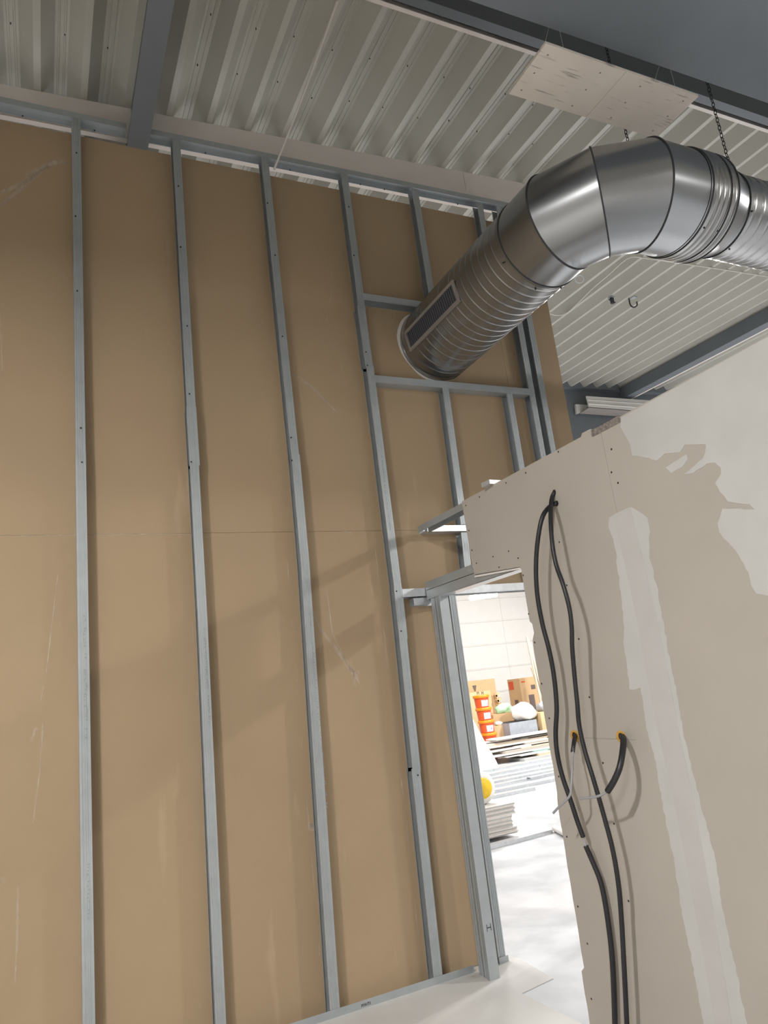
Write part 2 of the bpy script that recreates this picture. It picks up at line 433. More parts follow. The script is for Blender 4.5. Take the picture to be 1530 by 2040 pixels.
# tracks (U sections)
def track_x(x0, x1, z, dz, h, down, yo=0.0, sl=0.0, dp=0.074, m=None, name='track'):
    s = -1 if down else 1
    l = [(0, s * h), (0, 0), (dp, 0), (dp, s * h)]
    q = MB(); q.sweep(thick(l, 0.0012 * (-s)), (0, YF + yo, 0), (0, 1, 0), (0, 0, 1), [(x0, 0, z), (x1, 0, z + sl * (x1 - x0))])
    return q.build(name, m or M_galv, wa)
track_x(-2.4, 0.485, 5.290 - 0.008 * 2, 0, 0.04, True, -0.003, 0.008, 0.079, name='top_track')
track_x(0.632, 3.735, 5.296, 0, 0.04, True, -0.003, 0.017, 0.079, name='top_track')
track_x(-2.4, 2.215, 0.001, 0, 0.04, False, -0.003, 0, 0.079, name='bottom_track')
track_x(2.387, 2.452, 0.001, 0, 0.035, False, -0.003, 0, 0.079, name='bottom_track')
track_x(3.32, 3.735, 0.001, 0, 0.04, False, -0.003, 0, 0.079, name='bottom_track')
track_x(2.020, 3.325, 3.632, 0, 0.05, False, -0.0015, 0.002, 0.076, name='duct_opening_sill', m=M_galv)
track_x(2.020, 3.325, 4.305, 0, 0.05, True, -0.0015, 0.0, 0.076, name='duct_opening_head', m=M_galv)
track_x(2.045, 3.33, 2.21, 0, 0.05, True, -0.0015, 0.002, 0.076, name='door_header', m=M_galvb)
track_x(2.13, 2.30, 2.150, 0, 0.045, True, 0.012, 0.0, 0.06, name='header_packer', m=M_galvb)
track_x(2.27, 3.325, 2.585, 0, 0.04, False, -0.0015, 0.0, 0.076, name='nogging', m=M_galvb)
# brown boards seen from behind
def panel(x0, x1, z0, z1):
    q = MB(); q.box((x0 + 0.0008, YB, z0 + 0.0008), (x1 - 0.0008, YB + 0.0125, z1 - 0.0008)); return q.build('plasterboard', M_kraft, wa)
ZS, ZT = 2.612, 5.196
for x0, x1 in ((-2.8, -1.6), (-1.6, -0.4), (-0.4, 0.8), (0.8, 2.0)):
    panel(x0, x1, 0.001, ZS); panel(x0, x1, ZS, ZT)
panel(2.0, 2.44, 0.001, 2.16)
panel(2.0, 3.2, 2.16, ZS); panel(3.2, 3.735, 2.16, ZS); panel(3.34, 3.735, 0.012, 2.16)
panel(3.2, 3.735, ZS, ZT)
# board with the duct hole
DX, DZ, DR = 2.60, 4.007, 0.28
q = MB(); n = 96
x0, x1, z0, z1 = 2.0008, 3.1992, ZS + 0.0008, ZT
outer = []; inner = []
for k in range(n):
    a = 2 * PI * k / n; ca, sa = math.cos(a), math.sin(a)
    tx = ((x1 - DX) if ca > 0 else (DX - x0)) / max(1e-6, abs(ca)); tz = ((z1 - DZ) if sa > 0 else (DZ - z0)) / max(1e-6, abs(sa))
    tt = min(tx, tz); outer.append((DX + ca * tt, DZ + sa * tt))
    rr = DR + 0.0035 + 0.001 * math.sin(3 * a + 1) + 0.001 * math.sin(11 * a) + 0.026 * max(0, math.cos(a - PI * 0.96)) ** 3 + 0.018 * max(0, math.cos(a - math.radians(248))) ** 12
    inner.append((DX + ca * rr, DZ + sa * rr))
corner = [(x0, z0), (x1, z0), (x1, z1), (x0, z1)]
for cx_, cz_ in corner:
    kk = min(range(n), key=lambda k: (outer[k][0] - cx_) ** 2 + (outer[k][1] - cz_) ** 2); outer[kk] = (cx_, cz_)
R_ = lambda pts, y: [Vector((a, y, b)) for a, b in pts]
q.rings([R_(outer, YB), R_(inner, YB), R_(inner, YB + 0.0125), R_(outer, YB + 0.0125), R_(outer, YB)], False)
q.build('plasterboard', M_kraft, wa)
# pale rim in the gap round the hole
q = MB()
for k in range(n):
    a = 2 * PI * k / n
rim0 = [(DX + (DR + 0.001) * math.cos(2 * PI * k / n), DZ + (DR + 0.001) * math.sin(2 * PI * k / n)) for k in range(n)]
rim1 = [((a - DX) * 0.988 + DX, (b - DZ) * 0.988 + DZ) for a, b in inner]
q.rings([R_(rim0, YB + 0.010), R_(rim1, YB + 0.004), R_(rim1, YB + 0.012), R_(rim0, YB + 0.012), R_(rim0, YB + 0.006)], False)
q.build('pale_rim', M_gyps, wa)
# stud fixings: small dark screws, and punched tabs
q = MB()
for (x, zs) in ((0.19, (5.0, 4.55, 4.05, 3.2, 3.0)), (0.79, (4.9, 4.45, 3.9, 3.45, 3.02)), (1.395, (4.9, 4.5, 3.9, 3.2, 3.05)), (2.0, (5.0, 4.6, 3.85, 3.75, 2.2, 1.95, 1.1))):
    for zz in zs:
        x_ = x + random.uniform(-0.012, 0.012); q.tube([(x_, YF - 0.006, zz), (x_, YF + 0.001, zz)], 0.0045, 8)
tag(q.build('screw_heads', M_screw, wa), kind='stuff')
q = MB()
for x, y, s in ((975, 1853, 0.010),):
    pass
for zz in [5.272 - 0.017, ]:
    for x in (-0.11, 0.30, 1.0, 1.6, 2.15, 2.35, 3.0): q.tube([(x, YB - 0.006, zz + 0.012 * x), (x, YB - 0.001, zz + 0.012 * x)], 0.005, 8)
tag(q.build('track_screws', M_screw, wa), kind='stuff')
# print marks on the stud faces (machine-printed dashes) 
q = MB()
def marks(x, z0, z1, step, wd, y=YF - 0.0032):
    zz = z1
    while zz > z0:
        h = random.uniform(0.004, 0.011)
        if random.random() < 0.8:
            xx = x + random.uniform(-0.003, 0.003)
            q.box((xx - wd * random.uniform(0.3, 1), y, zz - h), (xx + wd * random.uniform(0.3, 1), y + 0.0006, zz))
        zz -= step * random.uniform(0.7, 1.3)
marks(0.196, 1.55, 2.16, 0.014, 0.006); marks(0.196, 0.72, 0.98, 0.014, 0.006); marks(0.806, 1.5, 2.05, 0.015, 0.005); marks(1.425, 1.0, 2.1, 0.017, 0.004); marks(2.02, 2.6, 3.1, 0.015, 0.004, YF - 0.0018)
tag(q.build('print_marks', mat('faded_ink', (0.30, 0.31, 0.33), 0.6), wa), kind='stuff')
q = MB()
for k in range(7):
    x = 1.515 + 0.0085 * k
    q.box((x, YF - 0.0048, 0.012), (x + 0.003, YF - 0.004, 0.026)); 
    if k % 2: q.box((x - 0.004, YF - 0.0048, 0.017 + 0.003 * (k % 3)), (x + 0.004, YF - 0.004, 0.020 + 0.003 * (k % 3)))
q.build('stamp', M_screw, wa)
# chalky scuffs on the boards
def scuff(pts, wd):
    q = MB(); P = [atY(a, b, YB - 0.0008) for a, b in pts]
    for i in range(len(P) - 1):
        d = (P[i + 1] - P[i]); n_ = Vector((d.z, 0, -d.x)).normalized()
        w0, w1 = wd[i] * 0.001 * 2, wd[i + 1] * 0.001 * 2
        q.add([P[i] - n_ * w0, P[i] + n_ * w0, P[i + 1] + n_ * w1, P[i + 1] - n_ * w1], [(0, 1, 2, 3)])
    q.build('chalk_scuff', M_scuff, wa)
scuff([(0, 412), (30, 385), (60, 355), (100, 330)], [1, 6, 10, 3]); scuff([(0, 385), (45, 365), (80, 345)], [5, 7, 2]); scuff([(55, 350), (110, 322), (138, 325)], [9, 8, 2])
scuff([(612, 1200), (640, 1255), (668, 1290), (708, 1345), (716, 1362)], [1, 4, 6, 7, 1]); scuff([(650, 1170), (662, 1260), (690, 1320)], [1, 3, 1]); scuff([(700, 1310), (708, 1368)], [1, 3]); scuff([(690, 1320), (700, 1335), (716, 1340)], [2, 5, 1])
scuff([(116, 1140), (104, 1240), (92, 1340)], [0.6, 1.5, 1.5]); scuff([(88, 1365), (80, 1400)], [2, 1]); scuff([(86, 1440), (80, 1530), (66, 1640)], [2, 2, 1]); scuff([(72, 1450), (60, 1480)], [4, 1]); scuff([(36, 1760), (34, 1880), (30, 1960)], [2, 3, 1])
scuff([(650, 640), (666, 545), (668, 530)], [1, 1, 1]); scuff([(560, 730), (620, 770), (680, 830)], [3, 6, 1]); scuff([(0, 1752), (10, 1758)], [8, 4]); scuff([(614, 1652), (622, 1640), (622, 1655)], [6, 8, 4]); scuff([(0, 1068), (120, 1066), (280, 1064), (375, 1063)], [1, 1.3, 1.6, 1])
scuff([(0, 600), (5, 740)], [1, 1]); scuff([(750, 590), (765, 594)], [4, 2]); scuff([(684, 1058), (700, 1061)], [2, 1])
for xs in (0.755, 1.335, 1.93):  # broken pale streaks just left of three stud lines
    q = MB(); zz = 0.25
    while zz < 2.3:
        l = random.uniform(0.05, 0.3); x = xs + random.uniform(-0.004, 0.004); wv = random.uniform(0.004, 0.009)
        q.add([(x, YB - 0.0006, zz), (x + wv, YB - 0.0006, zz + l * 0.3), (x + wv * 0.7, YB - 0.0006, zz + l), (x - 0.001, YB - 0.0006, zz + l * 0.6)], [(0, 1, 2, 3)])
        zz += l + random.uniform(0.05, 0.3)
    tag(q.build('pale_streaks', M_scuff, wa), kind='stuff')

# ------------------------------------------------------------------ partition on the right
wp = empty('wall_partition', (2.217, 2.5, 0), kind='structure')
XF, XB = 2.205, 2.2175
ZP = 2.617
def dpanel(pts):
    q = MB(); q.poly([(XF, a, b) for a, b in pts], (1, 0, 0), XB - XF); return q.build('plasterboard', M_dry, wp)
JY = 2.245
def ragged(y, z0, z1, n=30, amp=0.003):
    out = []
    for k in range(n + 1):
        zz = z0 + (z1 - z0) * k / n
        out.append((y + random.uniform(-amp, amp) * (0 < k < n), zz))
    return out
# board round the door (cut out for the opening)
e1 = ragged(2.972, 2.128, 1.86, 8, 0.002) + [(2.955, 1.845), (2.952, 1.80), (2.968, 1.775)] + ragged(2.975, 1.76, 1.05, 12, 0.003) + ragged(2.985, 1.0, 0.3, 10, 0.004) + ragged(3.008, 0.28, 0.012, 6, 0.003)
dpanel([(JY + 0.0006, 0.012), (JY + 0.0006, ZP - 0.001), (2.30, ZP - 0.001), (2.305, ZP + 0.012), (2.36, ZP + 0.014), (2.372, ZP), (3.434, ZP)] + [(3.430, 2.5), (3.424, 2.3), (3.414, 2.182), (2.98, 2.139)] + e1)
dpanel([(1.045, 0.012), (JY - 0.0006, 0.012), (JY - 0.0006, ZP - 0.004), (1.045, ZP - 0.001)])
dpanel([(-0.155, 0.012), (1.044, 0.012), (1.044, ZP), (-0.155, ZP)])
dpanel([(-1.355, 0.012), (-0.156, 0.012), (-0.156, ZP), (-1.355, ZP)])
q = MB(); q.poly([(XF + 0.001, 3.415, 2.176), (XF + 0.001, 2.982, 2.136), (XF + 0.001, 2.980, 2.128), (XF + 0.001, 3.416, 2.166)], (1, 0, 0), 0.011); q.build('cut_edge', M_gyps, wp)
# frame behind
def track_y(y0, y1, z, h, down, x=XB, dp=0.075, m=None, name='track'):
    s = -1 if down else 1
    q = MB(); q.sweep(thick([(0, s * h), (0, 0), (dp, 0), (dp, s * h)], 0.0012 * (-s)), (x, 0, 0), (1, 0, 0), (0, 0, 1), [(0, y0, z), (0, y1, z)])
    return q.build(name, m or M_galv, wp)
track_y(-1.35, 4.022, ZP - 0.004, 0.04, True, name='top_track')
track_y(2.95, 4.022, 2.245, 0.05, True, x=XB + 0.001, name='door_lintel')
track_y(2.95, 4.018, 2.190, 0.055, True, x=XB, name='door_lintel', m=M_galv)
q = MB(); q.box((XB, 3.415, 2.130), (XB + 0.075, 3.98, 2.134)); q.build('lintel_soffit', M_galvb, wp)
q = MB(); q.box((XB + 0.0008, 3.0, 2.13), (XB + 0.074, 3.415, 2.1335)); q.build('lintel_soffit', M_galvb, wp)
track_y(-1.35, 2.96, 0.001, 0.04, False, name='bottom_track')
def pstud(y0, y1, z0, z1, facing=1, m=None, name='metal_stud', dpp=0.075):
    """stud in the partition: web on the y1 side if facing>0"""
    w_ = y1 - y0
    l = [(0, 0.009), (0, 0), (w_ * 0.2, 0), (w_ * 0.24, 0.0018), (w_ * 0.32, 0.0018), (w_ * 0.36, 0), (w_ * 0.62, 0), (w_ * 0.66, 0.0018), (w_ * 0.76, 0.0018), (w_ * 0.8, 0), (w_, 0), (w_, 0.075), (0, 0.075), (0, 0.066)]
    if facing < 0: l = [(w_ - a, b) for a, b in l]
    if dpp != 0.075: l = [(a, b * dpp / 0.075) for a, b in l]
    q = MB(); q.sweep(thick(l, 0.0012 if facing > 0 else -0.0012), (XB, y0, 0), (0, 1, 0), (1, 0, 0), [(0, 0, z0), (0, 0, z1)])
    return q.build(name, m or M_galv, wp)
pstud(3.925, 3.975, 0.003, 2.135, 1, dpp=0.06)
pstud(3.866, 3.918, 0.003, 2.135, -1, M_galv, dpp=0.058)
q = MB(); q.sweep(thick([(0.0, 0.03), (0.0, 0.0), (0.062, 0.0), (0.062, 0.03)], -0.0012), (XB - 0.0015, 3.862, 0), (1, 0, 0), (0, 1, 0), [(0, 0, 0.002), (0, 0, 2.132)]); q.build('door_jamb', M_galv, wp)
# punched H tab on the jamb
q = MB(); xc, zc_, yy = 2.252, 0.262, 3.8605
q.box((xc - 0.014, yy - 0.0006, zc_ - 0.018), (xc - 0.011, yy + 0.0004, zc_ + 0.018)); q.box((xc + 0.011, yy - 0.0006, zc_ - 0.018), (xc + 0.014, yy + 0.0004, zc_ + 0.018)); q.box((xc - 0.011, yy - 0.0006, zc_ - 0.002), (xc + 0.011, yy + 0.0004, zc_ + 0.002)); q.build('punched_tab', M_dark, wp)
for y0 in (2.9, 2.22, 1.62, 1.02, 0.42, -0.18): pstud(y0, y0 + 0.05, 0.003, ZP - 0.007)
pstud(3.38, 3.43, 2.246, ZP - 0.007)
# loose galvanised offcuts lying on top of the frame by the brown wall
q = MB(); q.obox((2.27, 3.13, ZP + 0.012), (0.10, 0.01, 0), (-0.004, 0.035, 0), (0, 0, 0.012)); q.build('offcut', M_galvb, wp)
# screws
q = MB()
for a, b in ((1112, 900), (1047, 942), (1008, 962), (955, 990), (928, 1007), (934, 1057), (940, 1096), (949, 1122), (994, 1130), (982, 1109), (1013, 1098), (1032, 1112), (1042, 1146), (1053, 1223), (1065, 1280), (1079, 1362), (1094, 1431), (1114, 1080), (1129, 1166), (1153, 1273), (1174, 1389), (1201, 1520), (1223, 1641), (1252, 1795), (1129, 1667), (1113, 1547), (1151, 1806), (1170, 1880), (1178, 1990), (1218, 941), (1218, 895), (1231, 962), (1185, 865)):
    p_ = atX(a, b, XF - 0.0008); q.tube([p_, p_ + Vector((0.0015, 0, 0))], 0.0048, 8)
tag(q.build('screw_heads', M_screw, wp), kind='stuff')
# putty
def patch(pts, t, m, name, x=XF):
    q = MB(); q.poly([atX(a, b, x) for a, b in pts], (-1, 0, 0), t); return q.build(name, m, wp)
def wig(pts, amp=1.6):
    out = []
    for i in range(len(pts) - 1):
        (a, b), (c_, d) = pts[i], pts[i + 1]
        n = max(1, int(math.hypot(c_ - a, d - b) / 9))
        for k in range(n):
            out.append((a + (c_ - a) * k / n + random.uniform(-amp, amp), b + (d - b) * k / n + random.uniform(-amp, amp) * 0.6))
    out.append(pts[-1]); return out
left = [(1213, 1032), (1214, 1050), (1222, 1075), (1228, 1110), (1236, 1170), (1242, 1230), (1244, 1290), (1250, 1335), (1254, 1372), (1262, 1374), (1276, 1369), (1281, 1400), (1286, 1440), (1303, 1500), (1320, 1600), (1340, 1700), (1356, 1800), (1368, 1860), (1382, 1930), (1404, 2060)]
right = [(1258, 1010), (1274, 1018), (1290, 1032), (1294, 1052), (1294, 1110), (1304, 1150), (1311, 1175), (1311, 1190), (1322, 1240), (1330, 1290), (1340, 1340), (1352, 1400), (1360, 1450), (1371, 1500), (1384, 1550), (1396, 1600), (1412, 1660), (1428, 1720), (1436, 1790), (1450, 1860), (1466, 1925), (1478, 1990), (1492, 2060)]
patch(wig(left) + wig(list(reversed(right))) + wig([(1258, 1010), (1236, 1018), (1213, 1032)]), 0.0012, M_putty, 'putty_strip')
patch([(1222, 1028), (1256, 1010), (1270, 1070), (1290, 1150), (1311, 1240), (1332, 1340), (1350, 1440), (1375, 1560), (1400, 1690), (1424, 1830), (1446, 1960), (1462, 2060),
       (1428, 2060), (1412, 1960), (1390, 1840), (1364, 1700), (1340, 1580), (1312, 1460), (1296, 1380), (1276, 1270), (1258, 1180), (1240, 1100)], 0.0026, M_tape, 'joint_tape')
big = [(10, 300), (60, 470), (170, 490), (320, 520), (400, 450), (560, 440), (620, 350), (850, 350), (840, 430), (810, 500), (690, 600), (610, 670), (700, 660), (860, 560), (940, 545), (1000, 600), (1010, 660), (940, 760), (1000, 860), (1080, 960), (1200, 985), (1300, 990), (1370, 1045), (1300, 1050), (1200, 1040), (1020, 1040), (990, 1120), (960, 1200), (980, 1290), (1030, 1350), (1110, 1430), (1200, 1540), (1290, 1720), (1330, 1870), (1380, 1950), (1520, 1975)]
big = [(1250 + a / 5.37, 820 + b / 5.37) for a, b in big]
big = [(1238, 832), (1236, 850)] + wig(big, 1.4) + [(1640, 1200), (1750, 900), (1800, 530), (1530, 671)]
patch(big, 0.0015, M_putty, 'putty_patch')
isl = [(1250 + a / 5.37, 820 + b / 5.37) for a, b in [(410, 600), (470, 655), (590, 590), (650, 505), (635, 450), (540, 510), (410, 600)]]
patch(wig(isl, 1.0)[:-1], 0.0013, M_putty, 'putty_patch')
# perforated corner bead along the top edge
q = MB(); 
y0, y1 = 2.12, 2.30
q.box((XF - 0.0022, y0, ZP - 0.028), (XF - 0.0012, y1, ZP + 0.004))
q.box((XF - 0.0022, y0, ZP + 0.003), (XB, y1, ZP + 0.004))
for r in range(3):
    for k in range(14):
        yy = y0 + 0.012 + k * 0.0125 + (r % 2) * 0.006
        q.box((XF - 0.0030, yy, ZP - 0.024 + r * 0.009), (XF - 0.0021, yy + 0.006, ZP - 0.020 + r * 0.009))
q.build('corner_bead', mat('perforated_bead', (0.33, 0.30, 0.28), 0.5, metal=0.5, var=0.4, vscale=60), wp)
# scratch line between cable holes
q = MB(); a, b = atX(1165, 1470, XF - 0.0004), atX(1265, 1474, XF - 0.0004)
q.tube([a, b], 0.0007, 6); q.build('pencil_line', mat('pencil', (0.3, 0.28, 0.25), 0.8), wp)

# ------------------------------------------------------------------ cables
def wallpt(px, py, d): return atX(px, py, XF - (d * 1.8 if d > 0.012 else d))
def conduit(name, pts, r, lab, cat, m=M_black, ridge=0.0022, step=0.0042, group=None):
    P = catmull([wallpt(*p) for p in pts], step)
    q = MB(); q.tube(P, r, 10, True, ridge)
    o = q.build(name, m); tag(o, lab, cat, group); return o
# loop 1: two conduit lengths over one grey cable
t = empty('cable_conduit', wallpt(1108, 1003, 0), 'black corrugated conduit looping left, split near its lower end to show grey cable', 'cable')
def sub(nm, pts, r, m, ridge, step=0.0042):
    P = catmull([wallpt(*p) for p in pts], step); q = MB(); q.tube(P, r, 10, True, ridge); return q.build(nm, m, t)
sub('conduit_upper', [(1109, 1003, 0.001), (1098, 1007, 0.0125), (1082, 1027, 0.045), (1073, 1065, 0.06), (1068, 1120, 0.065), (1070, 1180, 0.065), (1080, 1240, 0.06), (1094, 1295, 0.055), (1104, 1350, 0.05), (1109, 1410, 0.05), (1107, 1460, 0.05), (1110, 1500, 0.05), (1120, 1545, 0.045), (1137, 1595, 0.04), (1150, 1635, 0.035), (1162, 1668, 0.03)], 0.0098, M_black, 0.0020)
sub('inner_cable', [(1160, 1662, 0.03), (1164, 1675, 0.03), (1168, 1688, 0.03), (1170, 1694, 0.03)], 0.0045, M_wire, 0, 0.01)
sub('conduit_lower', [(1167, 1685, 0.03), (1180, 1715, 0.022), (1196, 1755, 0.017), (1205, 1795, 0.017), (1212, 1840, 0.017), (1218, 1890, 0.017), (1222, 1950, 0.017), (1225, 2040, 0.017), (1228, 2200, 0.03)], 0.0105, M_black, 0.0020)
conduit('cable_conduit.001', [(1104, 981, 0.001), (1099, 995, 0.0125), (1097, 1030, 0.05), (1100, 1080, 0.07), (1108, 1125, 0.075), (1122, 1165, 0.08), (1134, 1210, 0.08), (1139, 1250, 0.08), (1140, 1290, 0.08), (1145, 1350, 0.075), (1150, 1400, 0.075), (1154, 1445, 0.07), (1165, 1495, 0.07), (1183, 1555, 0.07), (1203, 1625, 0.065), (1220, 1690, 0.06), (1232, 1760, 0.055), (1238, 1830, 0.05), (1242, 1900, 0.05), (1247, 2000, 0.05), (1250, 2080, 0.05), (1252, 2200, 0.05)], 0.0088,
        'long unbroken black conduit, right of the split one, hanging from the upper hole', 'cable')
def stub(cond, inner, hole, lab, r):
    t = empty('cable_stub', wallpt(*hole, 0), lab, 'cable')
    P = catmull([wallpt(*p) for p in cond], 0.004); q = MB(); q.tube(P, r, 12, True, 0.0016); q.build('conduit_end', M_black, t)
    P = catmull([wallpt(*p) for p in inner], 0.008); q = MB(); q.tube(P, 0.0052, 8, True); q.build('grey_cable', M_wire, t)
    c0 = wallpt(*hole, 0.0); q = MB(); n = 26
    ro = []; ri = []
    for k in range(n):
        a = 2 * PI * k / n; R1 = 0.030 + random.uniform(-0.004, 0.004); 
        ro.append(c0 + Vector((-0.0005, R1 * math.cos(a), R1 * 0.9 * math.sin(a))))
        ri.append(c0 + Vector((-0.005, 0.018 * math.cos(a), 0.017 * math.sin(a))))
    rb = [c0 + Vector((-0.0005, 0.017 * math.cos(2 * PI * k / n), 0.016 * math.sin(2 * PI * k / n))) for k in range(n)]
    q.rings([ro, ri, rb], True); q.build('foam_ring', M_foam, t)
    q = MB(); q.add([p + Vector((-0.0003, 0, 0)) for p in rb], [tuple(range(n))]); q.build('dark_hole', M_dark, t)
stub([(1146, 1464, 0.0), (1145, 1470, 0.02), (1143, 1482, 0.04), (1141, 1498, 0.05)], [(1143, 1488, 0.045), (1141, 1505, 0.055), (1140, 1535, 0.075), (1138, 1565, 0.085), (1136, 1583, 0.09), (1126, 1596, 0.095), (1113, 1608, 0.10), (1102, 1620, 0.105)], (1145, 1466), 'short conduit end with grey cable hanging from left orange-edged hole, beside the door opening', 0.0085)
stub([(1240, 1467, 0.0), (1242, 1476, 0.03), (1240, 1500, 0.06), (1234, 1530, 0.08), (1223, 1556, 0.09), (1210, 1577, 0.095)], [(1216, 1570, 0.095), (1205, 1580, 0.096), (1192, 1586, 0.098), (1175, 1589, 0.10), (1155, 1591, 0.10)], (1238, 1468), 'thick curved conduit end with grey cable pointing left, at right orange-edged hole', 0.0115)
for hx, hy in ((1104, 981), (1109, 1003)):
    c0 = wallpt(hx, hy, 0.0006); q = MB(); q.add([c0 + Vector((0, 0.013 * math.cos(2 * PI * k / 16), 0.014 * math.sin(2 * PI * k / 16))) for k in range(16)], [tuple(range(16))])
    q.build('drilled_hole', M_dark, wp)

# ------------------------------------------------------------------ ventilation duct
t = empty('ventilation_duct', (2.6, 4.1, 4.0), 'round galvanised duct leaving the brown wall and bending right', 'duct')
def spiral_rows(fn, L, r, pitch=0.137, nseg=96, dy=0.0042, rib=0.0036, seam=0.0046):
    rows = []; n = int(L / dy) + 1
    for i in range(n + 1):
        s = L * i / n; row = []
        for k in range(nseg):
            a = 2 * PI * k / nseg
            ph = (s / pitch - a / (2 * PI)) % 1.0
            b = 0.0
            for c_, wd, am in ((0.0, 0.03, seam), (1.0, 0.03, seam), (0.5, 0.03, rib)):
                d = (ph - c_) / wd
                if abs(d) < 2.5: b += am * math.exp(-d * d)
            row.append(fn(s, a, r + b))
        rows.append(row)
    return rows
q = MB(); q.rings(spiral_rows(lambda s, a, r: (DX + r * math.cos(a), 4.16 - s, DZ + r * math.sin(a)), 4.16 - 2.84, DR - 0.001)); q.build('spiral_pipe', M_duct2, t)
RB = 0.42; CX, CY = DX + RB, 2.33 + RB
def ering(al, r=DR, mitre=True):
    k = 1 / math.cos(math.radians(15)) if mitre else 1.0
    e = Vector((-math.cos(al), -math.sin(al), 0))
    c_ = Vector((CX, CY, DZ)) + e * RB * k
    return [c_ + e * (r * k * math.cos(a)) + Vector((0, 0, r * math.sin(a))) for a in [2 * PI * j / 96 for j in range(96)]]
def lathe_y(ys, rs): return [[(DX + r * math.cos(2 * PI * j / 96) * -1, y, DZ + r * math.sin(2 * PI * j / 96)) for j in range(96)] for y, r in zip(ys, rs)]
def lathe_x(xs, rs): return [[(x, 2.33 - r * math.cos(2 * PI * j / 96), DZ + r * math.sin(2 * PI * j / 96)) for j in range(96)] for x, r in zip(xs, rs)]
q = MB(); q.rings(lathe_y([2.86, 2.845, 2.835], [DR, DR + 0.004, DR + 0.002])); q.rings([lathe_y([2.835], [DR + 0.002])[0], ering(math.radians(15), DR + 0.001)]); q.build('collar', M_duct, t)
al = [math.radians(a) for a in (15, 45, 75)]
for i in range(2):
    q = MB(); q.rings([ering(al[i]), ering(al[i + 1])]); q.build('elbow_segment', M_duct, t)
q = MB(); q.rings([ering(al[2]), lathe_x([3.12], [DR])[0]]); q.build('elbow_segment', M_duct, t)
def bead(rings_pts, m=M_seam, nm='seam_bead', r=0.0045):
    P = [Vector(p) for p in rings_pts]; P = P + [P[0], P[1]]
    q = MB(); q.tube(P, r, 6, False); q.build(nm, m, t)
for a in al: bead(ering(a, DR + 0.002))
bead(lathe_y([2.838], [DR + 0.004])[0], r=0.0035)
# coupling with pressed ribs
xs, rs = [], []
x = 3.10
while x < 3.302:
    b = 0.0
    for c_ in (3.155, 3.19, 3.225, 3.275): b += 0.006 * math.exp(-((x - c_) / 0.007) ** 2)
    xs.append(x); rs.append(DR + 0.003 + b); x += 0.0025
q = MB(); q.rings(lathe_x(xs, rs)); q.build('coupling', M_duct2, t)
bead(lathe_x([3.115], [DR + 0.004])[0]); bead(lathe_x([3.25], [DR + 0.005])[0], r=0.003); bead(lathe_x([3.305], [DR + 0.004])[0], r=0.004)
R2 = 0.229
q = MB(); q.rings(lathe_x([3.30, 3.315, 3.43, 3.455], [DR + 0.001, DR - 0.004, R2 + 0.006, R2 + 0.004])); q.build('reducer', M_duct, t)
bead(lathe_x([3.457], [R2 + 0.006])[0], r=0.0035)
q = MB(); q.rings(spiral_rows(lambda s, a, r: (3.44 + s, 2.33 - r * math.cos(a), DZ + r * math.sin(a)), 1.6, R2, 0.137, 72, 0.006)); q.rings(lathe_x([5.03, 9.0], [R2, R2])); q.build('spiral_pipe', M_duct2, t)
# small rivets
q = MB()
for y, a in ((2.88, -150), (2.88, -60), (2.88, -100)):
    aa = math.radians(a); n_ = Vector((math.cos(aa), 0, math.sin(aa))); c_ = Vector((DX, y, DZ)) + n_ * DR
    q.tube([c_, c_ + n_ * 0.007], 0.005, 8)
for x, a in ((3.14, -120), (3.24, -120), (3.48, -150), (3.48, -95)):
    aa = math.radians(a); n_ = Vector((0, math.cos(aa), math.sin(aa))); c_ = Vector((x, 2.33, DZ)) + n_ * (DR if x < 3.3 else R2)
    q.tube([c_, c_ + n_ * 0.007], 0.005, 8)
tag(q.build('rivets', M_screw, t), kind='stuff')
# grille
ga = math.radians(191); gn = Vector((math.cos(ga), 0, math.sin(ga))); gt = Vector((-math.sin(ga), 0, math.cos(ga))); gy = Vector((0, 1, 0))
gc = Vector((DX, 3.67, DZ)) + gn * (DR + 0.004); hw, hl = 0.074, 0.342
g = MB()
def gbox(u0, u1, v0, v1, n0, n1): g.obox(gc + gt * ((u0 + u1) / 2) + gy * ((v0 + v1) / 2) + gn * ((n0 + n1) / 2), gt * ((u1 - u0) / 2), gy * ((v1 - v0) / 2), gn * ((n1 - n0) / 2))
bw = 0.020
gbox(-hw, -hw + bw, -hl, hl, -0.004, 0.007); gbox(hw - bw, hw, -hl, hl, -0.004, 0.007)
gbox(-hw + bw, hw - bw, -hl, -hl + bw, -0.004, 0.007); gbox(-hw + bw, hw - bw, hl - bw, hl, -0.004, 0.007)
# skirt down to the pipe
gbox(-hw + 0.003, -hw + 0.005, -hl, hl, -0.02, -0.003); gbox(hw - 0.005, hw - 0.003, -hl, hl, -0.02, -0.003)
gr = g.build('grille_frame', M_grille, t)
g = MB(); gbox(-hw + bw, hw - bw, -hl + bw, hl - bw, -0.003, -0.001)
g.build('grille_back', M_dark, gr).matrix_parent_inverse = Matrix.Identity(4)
g = MB()
nl = 27
for k in range(nl):
    v = -hl + bw + (k + 0.5) * (2 * (hl - bw)) / nl
    g.obox(gc + gy * v + gn * 0.002, gt * (hw - bw), gy * 0.004 + gn * 0.003, gn * 0.0006 - gy * 0.0006)
o = g.build('louvres', M_louv, gr); o.matrix_parent_inverse = Matrix.Identity(4); tag(o, kind='stuff')
for ch in gr.children: ch.matrix_parent_inverse = gr.matrix_world.inverted()

